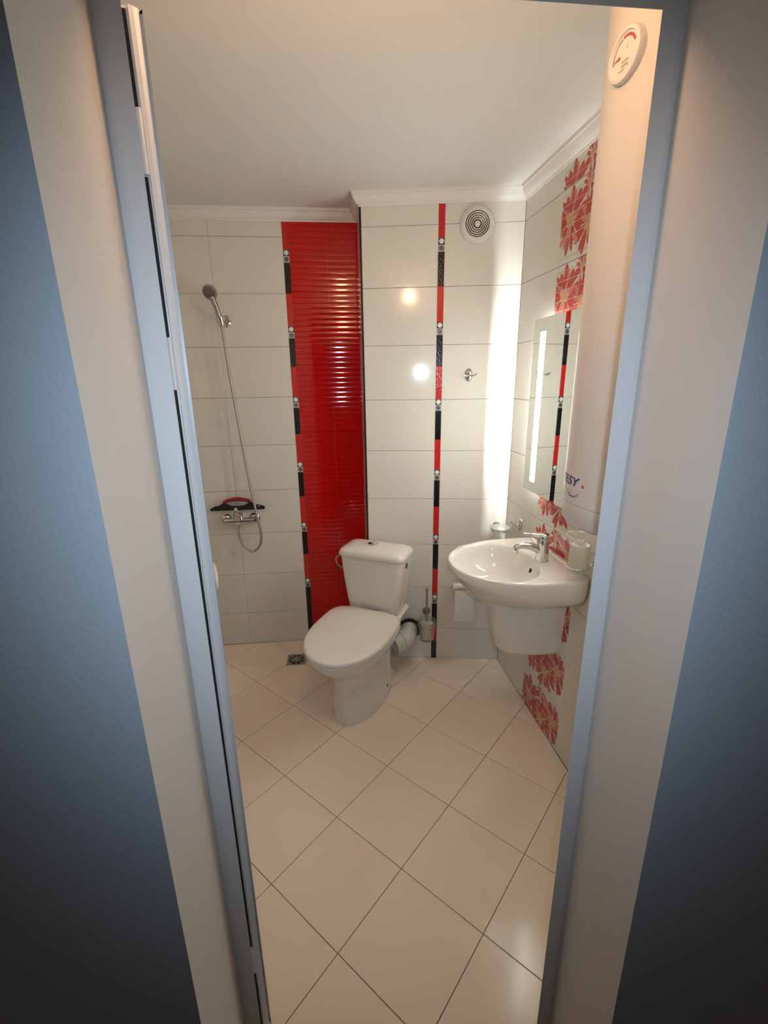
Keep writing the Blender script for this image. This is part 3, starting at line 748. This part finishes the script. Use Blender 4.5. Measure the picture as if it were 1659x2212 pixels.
# faucet
FB = S(0.090, -0.030, ZB-0.001)
fau = empty('faucet', FB, 'chrome single-lever mixer tap on the back of the washbasin', 'faucet')
fd = nR                                                    # spout points away from the wall
def Fp(d, z, s=0): return FB + fd*d - uR*s + Vector((0, 0, z))
V, F = lathe([(0.0265, 0.0), (0.0265, 0.004), (0.0245, 0.006), (0.0235, 0.03), (0.024, 0.07), (0.0245, 0.088), (0.022, 0.094), (0.0, 0.095)], FB, n=32)
ob('body', V, F, 'chrome', parent=fau, smooth=40)
ob('spout', *tube([Fp(0.005, 0.040), Fp(0.04, 0.060), Fp(0.075, 0.068), Fp(0.104, 0.066), Fp(0.112, 0.056)], [0.017, 0.015, 0.013, 0.012, 0.0115], n=16), 'chrome', parent=fau, smooth=50)
ob('aerator', *lathe([(0.0105, 0.0), (0.0105, -0.012), (0.0, -0.0121)], Fp(0.112, 0.054), n=20), 'chrome', parent=fau, smooth=40)
lev = ob('lever', *tube([Fp(-0.012, 0.100), Fp(0.012, 0.104), Fp(0.05, 0.112), Fp(0.085, 0.118)], [0.016, 0.015, 0.006, 0.0055], n=12), 'chrome', parent=fau, smooth=50)
ob('lever_cap', *lathe([(0.0240, 0.0), (0.0245, 0.010), (0.020, 0.018), (0.010, 0.021), (0.0, 0.0215)], Fp(0, 0.0952), n=28), 'chrome', parent=fau, smooth=50)

# ------------------------------------------------------------------ extractor fan on the pier
def Pp(x, out=0.0, z=0.0):
    t = (x-PA.x)/(PB.x-PA.x); p = PA.lerp(PB, t); return Vector((p.x, p.y, z)) + nP*out
FC = Pp(0.657, 0.0, 2.198)
fan = empty('extractor_fan', FC, 'round white extractor fan with concentric grille rings high on the wall', 'fan')
ob('housing', *lathe([(0.077, 0.0005), (0.077, 0.004), (0.073, 0.010), (0.060, 0.017), (0.0525, 0.017), (0.0525, 0.006), (0.0, 0.006)], FC, nP, n=56), 'plastic', parent=fan, smooth=40)
ob('cavity', *lathe([(0.052, 0.0062), (0.052, 0.0068), (0.0, 0.0068)], FC, nP, n=40), 'dark', parent=fan)
for r in (0.0460, 0.0375, 0.0290, 0.0205):
    ob('grille_ring', *lathe([(r-0.0021, 0.007), (r-0.0021, 0.014), (r+0.0021, 0.015), (r+0.0021, 0.007)], FC, nP, n=48, ring=True), 'seat', parent=fan, smooth=40)
ob('centre_disc', *lathe([(0.013, 0.007), (0.013, 0.015), (0.010, 0.017), (0.0, 0.018)], FC, nP, n=32), 'seat', parent=fan, smooth=40)

# ------------------------------------------------------------------ robe hooks
def hook(org, n_, side, label):
    h = empty('robe_hook', org, label, 'hook', 'chrome robe hooks')
    s_ = Vector(side).normalized(); z_ = Vector((0, 0, 1)); o_ = Vector(org)
    ob('rosette', *lathe([(0.0185, 0.0005), (0.0185, 0.004), (0.015, 0.009), (0.008, 0.012), (0.0, 0.0125)], o_, n_, n=28, sy=1.7, up=(0, 0, 1)), 'chrome', parent=h, smooth=50)
    for k in (1, -1):
        ob('prong', *tube([o_ + n_*0.010, o_ + n_*0.024 + s_*k*0.008 - z_*0.004, o_ + n_*0.032 + s_*k*0.024 - z_*0.001, o_ + n_*0.036 + s_*k*0.034 + z_*0.006], [0.0055, 0.004, 0.0035, 0.003], n=10), 'chrome', parent=h, smooth=50)
    return h
hook(Pp(0.644, 0, 1.563), nP, uP, 'chrome robe hook on the white tiles beside the bright light patch')
hook(rwp(2.030, 0, 0.868), nR, uR, 'chrome robe hook behind the tap, under the lower mirror corner')

# ------------------------------------------------------------------ soap dish and soap
SD = Vector((0.800, 2.125, 0.800))
sd = empty('soap_dish', SD, 'small round frosted glass soap dish in the wall corner behind the basin', 'soap dish')
ob('dish', *lathe([(0.0, 0.0), (0.030, 0.001), (0.042, 0.010), (0.052, 0.026), (0.050, 0.027), (0.040, 0.013), (0.028, 0.005), (0.0, 0.004)], SD, n=40), 'glass', parent=sd, smooth=60)
ob('ring', *tube([SD + Vector((0.0432*math.cos(2*pi*k/28), 0.0432*math.sin(2*pi*k/28), 0.009)) for k in range(29)], 0.0024, n=8, spline=False), 'chrome', parent=sd, smooth=60)
pw = Pp(0.812, 0, 0.808)
ob('arm', *tube([SD + Vector((0.004, 0.043, 0.009)), pw + nP*0.001], 0.004, n=10, spline=False), 'chrome', parent=sd, smooth=50)
ob('wall_rosette', *lathe([(0.02, 0.0005), (0.02, 0.006), (0.016, 0.010), (0.0, 0.011)], pw, nP, n=28), 'chrome', parent=sd, smooth=40)
sb = ob('soap_bar', *lathe([(0.0, 0.0), (0.015, 0.0), (0.019, 0.005), (0.017, 0.011), (0.010, 0.014), (0.0, 0.0145)], SD + Vector((0.006, -0.004, 0.0062)), n=28, sx=1.35), 'soap', loc=SD + Vector((0.006, -0.004, 0.0062)), smooth=60)
tag(sb, 'white bar of soap lying in the glass soap dish', 'soap')

# ------------------------------------------------------------------ soap dispenser in its holder
DC = Vector((0.826, 1.418, 0.893))
dp = empty('soap_dispenser', DC, 'frosted glass soap dispenser in a chrome wall holder beside the tap', 'soap dispenser')
ob('bottle', *lathe([(0.0, 0.0), (0.030, 0.0), (0.033, 0.004), (0.0335, 0.03), (0.0335, 0.092), (0.031, 0.099), (0.014, 0.103), (0.012, 0.103), (0.012, 0.101), (0.029, 0.096), (0.031, 0.09), (0.031, 0.006), (0.0, 0.004)], DC, n=36), 'glass', parent=dp, smooth=40)
ob('pump', *lathe([(0.013, 0.1035), (0.013, 0.114), (0.005, 0.116), (0.005, 0.138), (0.010, 0.139), (0.010, 0.146), (0.0, 0.147)], DC, n=20), 'glass', parent=dp, smooth=40)
ob('nozzle', *tube([DC + Vector((-0.006, 0, 0.142)), DC + Vector((-0.038, 0.012, 0.141)), DC + Vector((-0.045, 0.014, 0.132))], 0.0042, n=10), 'glass', parent=dp, smooth=40)
ob('holder_ring', *tube([DC + Vector((0.0365*math.cos(2*pi*k/32), 0.0365*math.sin(2*pi*k/32), 0.016)) for k in range(33)], 0.0026, n=8, spline=False), 'chrome', parent=dp, smooth=60)
for zz in (0.016,):
    ob('holder_rod', *tube([DC + Vector((0.0365, 0, zz)), Vector((rwp(DC.y, 0.001).x, DC.y, DC.z+zz))], 0.0035, n=10, spline=False), 'chrome', parent=dp, smooth=50)
ob('wall_rosette', *lathe([(0.017, 0.0005), (0.017, 0.006), (0.012, 0.009), (0.0, 0.0095)], rwp(DC.y-0.004, 0, DC.z+0.016), nR, n=24), 'chrome', parent=dp, smooth=40)

# ------------------------------------------------------------------ toilet paper
tc = Pp(0.652, 0.062, 0.462)
th = empty('paper_holder', Pp(0.652, 0, 0.462), 'chrome toilet paper holder on the wall under the basin', 'paper holder')
ob('wall_plate', *lathe([(0.021, 0.0005), (0.021, 0.006), (0.015, 0.010), (0.0, 0.0105)], Pp(0.652, 0, 0.530), nP, n=24), 'chrome', parent=th, smooth=40)
cov = []
for k in range(9):
    t = math.radians(25 + 100*k/8)
    for r in (0.0535, 0.0547):
        cov.append((r, t))
def covp(u, r, t): return tc + uP*u + nP*(r*math.cos(t)*1.0) + Vector((0, 0, r*math.sin(t)))
ringsA = [[covp(u, r, math.radians(25+105*k/8)) for k in range(9) for r in (0.0535,)] + [covp(u, 0.0547, math.radians(25+105*(8-k)/8)) for k in range(9)] for u in (-0.058, 0.058)]
ob('cover', *loft(ringsA), 'chrome', parent=th, smooth=40)
ob('rod', *tube([Pp(0.652, 0.008, 0.530) - uP*0.061*0 , tc - uP*0.064 + Vector((0, 0, 0.02)), tc - uP*0.060, tc + uP*0.060], 0.0035, n=8, spline=False), 'chrome', parent=th, smooth=50)
pr = empty('toilet_paper', tc, 'white toilet paper roll with a loose sheet hanging under the basin', 'toilet paper')
ob('roll', *lathe([(0.019, -0.049), (0.047, -0.049), (0.047, 0.049), (0.019, 0.049)], tc, uP, n=40), 'paper', parent=pr, smooth=40)
sh = []
prof_s = [(0.0475, 0.02), (0.0480, -0.005), (0.0485, -0.05), (0.0500, -0.10), (0.0510, -0.158)]
rs = [[tc + uP*u + nP*d + Vector((0, 0, z)) for u, d in ((-0.049, d0), (-0.02, d0+0.001), (0.02, d0-0.001), (0.049, d0), (0.049, d0+0.0006), (0.02, d0-0.0004), (-0.02, d0+0.0016), (-0.049, d0+0.0006))] for d0, z in prof_s]
ob('loose_sheet', *loft(rs), 'paper', parent=pr, smooth=60)

# ------------------------------------------------------------------ toilet brush
BCx = Vector((0.444, 2.182, 0.180))
bh = empty('brush_holder', BCx, 'clear glass toilet brush cup on a chrome wall bracket beside the toilet', 'brush holder')
wbp = Pp(0.461, 0, 0.302)
ob('wall_rosette', *lathe([(0.023, 0.0005), (0.023, 0.006), (0.018, 0.011), (0.0, 0.012)], wbp, nP, n=28), 'steel', parent=bh, smooth=40)
ob('bracket_ring', *tube([BCx + Vector((0.0475*math.cos(2*pi*k/32), 0.0475*math.sin(2*pi*k/32), 0.092)) for k in range(33)], 0.0028, n=8, spline=False), 'steel', parent=bh, smooth=60)
ob('bracket_arm', *tube([wbp + nP*0.010, wbp + nP*0.022 - Vector((0, 0, 0.012)), BCx + Vector((0.006, 0.0475, 0.092))], 0.0042, n=10), 'steel', parent=bh, smooth=50)
ob('cup', *lathe([(0.0, 0.0), (0.033, 0.0), (0.038, 0.004), (0.041, 0.05), (0.0435, 0.088), (0.052, 0.115), (0.0505, 0.1155), (0.041, 0.089), (0.0385, 0.05), (0.036, 0.007), (0.0, 0.005)], BCx, n=40), 'clear_glass', parent=bh, smooth=50)
br = empty('toilet_brush', BCx + Vector((0, 0, 0.006)), 'toilet brush with a steel handle standing in the glass cup', 'toilet brush')
ob('handle', *lathe([(0.0055, 0.09), (0.0055, 0.285), (0.0075, 0.288), (0.0075, 0.303), (0.0, 0.304)], BCx, n=14), 'steel', parent=br, smooth=40)
ob('bristles', *lathe([(0.0, 0.008), (0.022, 0.012), (0.028, 0.03), (0.028, 0.07), (0.02, 0.086), (0.0, 0.09)], BCx, n=28), 'seat', parent=br, smooth=40)
ob('splash_lid', *lathe([(0.0, 0.096), (0.034, 0.095), (0.036, 0.099), (0.012, 0.107), (0.0, 0.108)], BCx, n=28), 'glass', parent=br, smooth=40)

# ------------------------------------------------------------------ shower mixer, hand shower, squeegee
yw = 2.5545
def Sh(x, out, z): return Vector((x, yw-out, z))
mx_ = empty('shower_mixer', Sh(-0.557, 0, 0.80), 'chrome wall-mounted shower mixer tap under the squeegee', 'mixer tap')
ob('body', *tube([Sh(-0.632, 0.055, 0.804), Sh(-0.470, 0.055, 0.804)], 0.0175, n=20, spline=False), 'chrome', parent=mx_, smooth=40)
for xx in (-0.632, -0.478):
    ob('wall_union', *lathe([(0.030, 0.0005), (0.030, 0.006), (0.022, 0.014), (0.014, 0.018), (0.014, 0.05)], Sh(xx, 0, 0.804), (0, -1, 0), n=24), 'chrome', parent=mx_, smooth=40)
ob('cartridge', *tube([Sh(-0.557, 0.040, 0.795), Sh(-0.557, 0.062, 0.845)], [0.026, 0.024], n=24, spline=False), 'chrome', parent=mx_, smooth=40)
ob('lever', *tube([Sh(-0.557, 0.060, 0.842), Sh(-0.557, 0.072, 0.866), Sh(-0.558, 0.098, 0.884)], [0.022, 0.016, 0.008], n=16), 'chrome', parent=mx_, smooth=50)
ob('outlet', *tube([Sh(-0.557, 0.058, 0.795), Sh(-0.562, 0.066, 0.775), Sh(-0.562, 0.066, 0.755)], [0.014, 0.012, 0.011], n=16), 'chrome', parent=mx_, smooth=50)
hs = empty('hand_shower', Sh(-0.535, 0, 1.84), 'chrome hand shower in its wall holder with a long steel hose', 'shower')
ob('wall_holder', *lathe([(0.021, 0.0005), (0.021, 0.008), (0.013, 0.014), (0.011, 0.05), (0.0, 0.051)], Sh(-0.523, 0, 1.838), (0, -1, 0), n=24, sy=1.3, up=(0, 0, 1)), 'chrome', parent=hs, smooth=40)
ob('clamp', *lathe([(0.0155, -0.017), (0.0165, 0.0), (0.0175, 0.017)], Sh(-0.541, 0.056, 1.838), (-0.12, -0.28, 0.95), n=20), 'chrome', parent=hs, smooth=40)
ob('handle', *tube([Sh(-0.539, 0.050, 1.812), Sh(-0.543, 0.060, 1.845), Sh(-0.552, 0.072, 1.895), Sh(-0.566, 0.084, 1.940)], [0.0105, 0.0115, 0.0125, 0.015], n=16), 'steel', parent=hs, smooth=50)
hax = Vector((-0.25, -0.72, -0.42)).normalized()
ho = Sh(-0.568, 0.082, 1.962)
head = ob('head', *lathe([(0.0, -0.020), (0.018, -0.018), (0.030, -0.006), (0.036, 0.006), (0.036, 0.014), (0.033, 0.016), (0.0, 0.016)], ho, hax, n=32), 'steel', parent=hs, smooth=40)
ob('spray_face', *lathe([(0.029, 0.0162), (0.028, 0.0185), (0.0, 0.0185)], ho, hax, n=32), 'grey_dot', parent=head, smooth=40)
hp = [Sh(-0.539, 0.050, 1.812), Sh(-0.533, 0.050, 1.70), Sh(-0.520, 0.050, 1.50), Sh(-0.503, 0.052, 1.30), Sh(-0.486, 0.056, 1.10), Sh(-0.465, 0.068, 0.93), Sh(-0.450, 0.078, 0.83), Sh(-0.439, 0.078, 0.745), Sh(-0.448, 0.074, 0.672), Sh(-0.487, 0.070, 0.628), Sh(-0.525, 0.068, 0.645), Sh(-0.552, 0.066, 0.690), Sh(-0.562, 0.066, 0.745)]
ob('hose', *tube(hp, 0.0068, n=10, sub=8), 'hose', parent=hs, smooth=60)
# squeegee resting on the mixer
sq = empty('squeegee', Sh(-0.56, 0.055, 0.868), 'black squeegee with a crimson grip lying on the shower mixer', 'squeegee')
def sqp(x, z): return (x-0.56, z)
outer = [(-0.147, 0.870), (-0.147, 0.874), (-0.12, 0.888), (-0.10, 0.890), (-0.072, 0.908), (-0.045, 0.921), (0.0, 0.927), (0.045, 0.921), (0.072, 0.910), (0.095, 0.890), (0.112, 0.890), (0.147, 0.878), (0.147, 0.870)]
inner = [(-0.062, 0.904), (-0.04, 0.911), (0.0, 0.914), (0.04, 0.911), (0.062, 0.904), (0.04, 0.889), (0.0, 0.885), (-0.04, 0.889)]
def plate(outer, holes, out0, out1):
    cu = bpy.data.curves.new('outline', 'CURVE'); cu.dimensions = '2D'; cu.fill_mode = 'BOTH'; cu.extrude = (out1-out0)/2
    for poly in [outer]+holes:
        spn = cu.splines.new('POLY'); spn.points.add(len(poly)-1); spn.use_cyclic_u = True
        for p, q in zip(spn.points, poly): p.co = (q[0], q[1], 0, 1)
    t = bpy.data.objects.new('outline', cu); COL.objects.link(t); bpy.context.view_layer.update()
    dg = bpy.context.evaluated_depsgraph_get(); me = bpy.data.meshes.new_from_object(t.evaluated_get(dg))
    V = [v.co.copy() for v in me.vertices]; F = [tuple(p.vertices) for p in me.polygons]
    bpy.data.objects.remove(t, do_unlink=True); bpy.data.curves.remove(cu); bpy.data.meshes.remove(me)
    m = (out0+out1)/2
    return [Sh(v.x-0.56, m+v.z, v.y) for v in V], F
hole2 = [(0.116+0.005*math.cos(2*pi*k/10), 0.8815+0.005*math.sin(2*pi*k/10)) for k in range(10)]
ob('frame', *plate(outer, [inner, hole2], 0.030, 0.040), 'black_rubber', parent=sq)
ob('grip', *tube([Sh(-0.56+x, 0.035, z) for x, z in ((-0.074, 0.909), (-0.045, 0.919), (0.0, 0.925), (0.045, 0.919), (0.074, 0.910))], [0.007, 0.0105, 0.0115, 0.0105, 0.007], n=14), 'dark_red_grip', parent=sq, smooth=60)
ob('blade', *boxvf((-0.56-0.147, yw-0.037, 0.862), (-0.56+0.147, yw-0.033, 0.872)), 'black_rubber', parent=sq)

# ------------------------------------------------------------------ floor drain
DO = Vector((-0.282, 2.345, 0))
fdn = empty('floor_drain', DO, 'square metal floor drain beside the toilet', 'drain')
e = 0.054
fr_ = [(-e, -e), (e, -e), (e, e), (-e, e)]
V, F = bevelled(boxvf((DO.x-e, DO.y-e, 0.0002), (DO.x+e, DO.y+e, 0.0025)), 0.001, 1)
ob('frame', V, F, 'steel', parent=fdn)
ob('grate', *lathe([(0.042, 0.0026), (0.042, 0.0034), (0.0, 0.0034)], DO, n=32), 'dark', parent=fdn)
ob('grate_ring', *lathe([(0.024, 0.0035), (0.024, 0.0048), (0.030, 0.0048), (0.030, 0.0035)], DO, n=32, ring=True), 'steel', parent=fdn)
ob('grate_centre', *lathe([(0.015, 0.0035), (0.015, 0.0048), (0.0, 0.005)], DO, n=24), 'steel', parent=fdn)
for k in range(8):
    t = 2*pi*k/8; u = Vector((math.cos(t), math.sin(t), 0)); v = Vector((-u.y, u.x, 0))
    ob('grate_spoke', *obox(DO, u, v, (0, 0, 1), (0.014, 0.041), (-0.003, 0.003), (0.0035, 0.0046)), 'steel', parent=fdn)
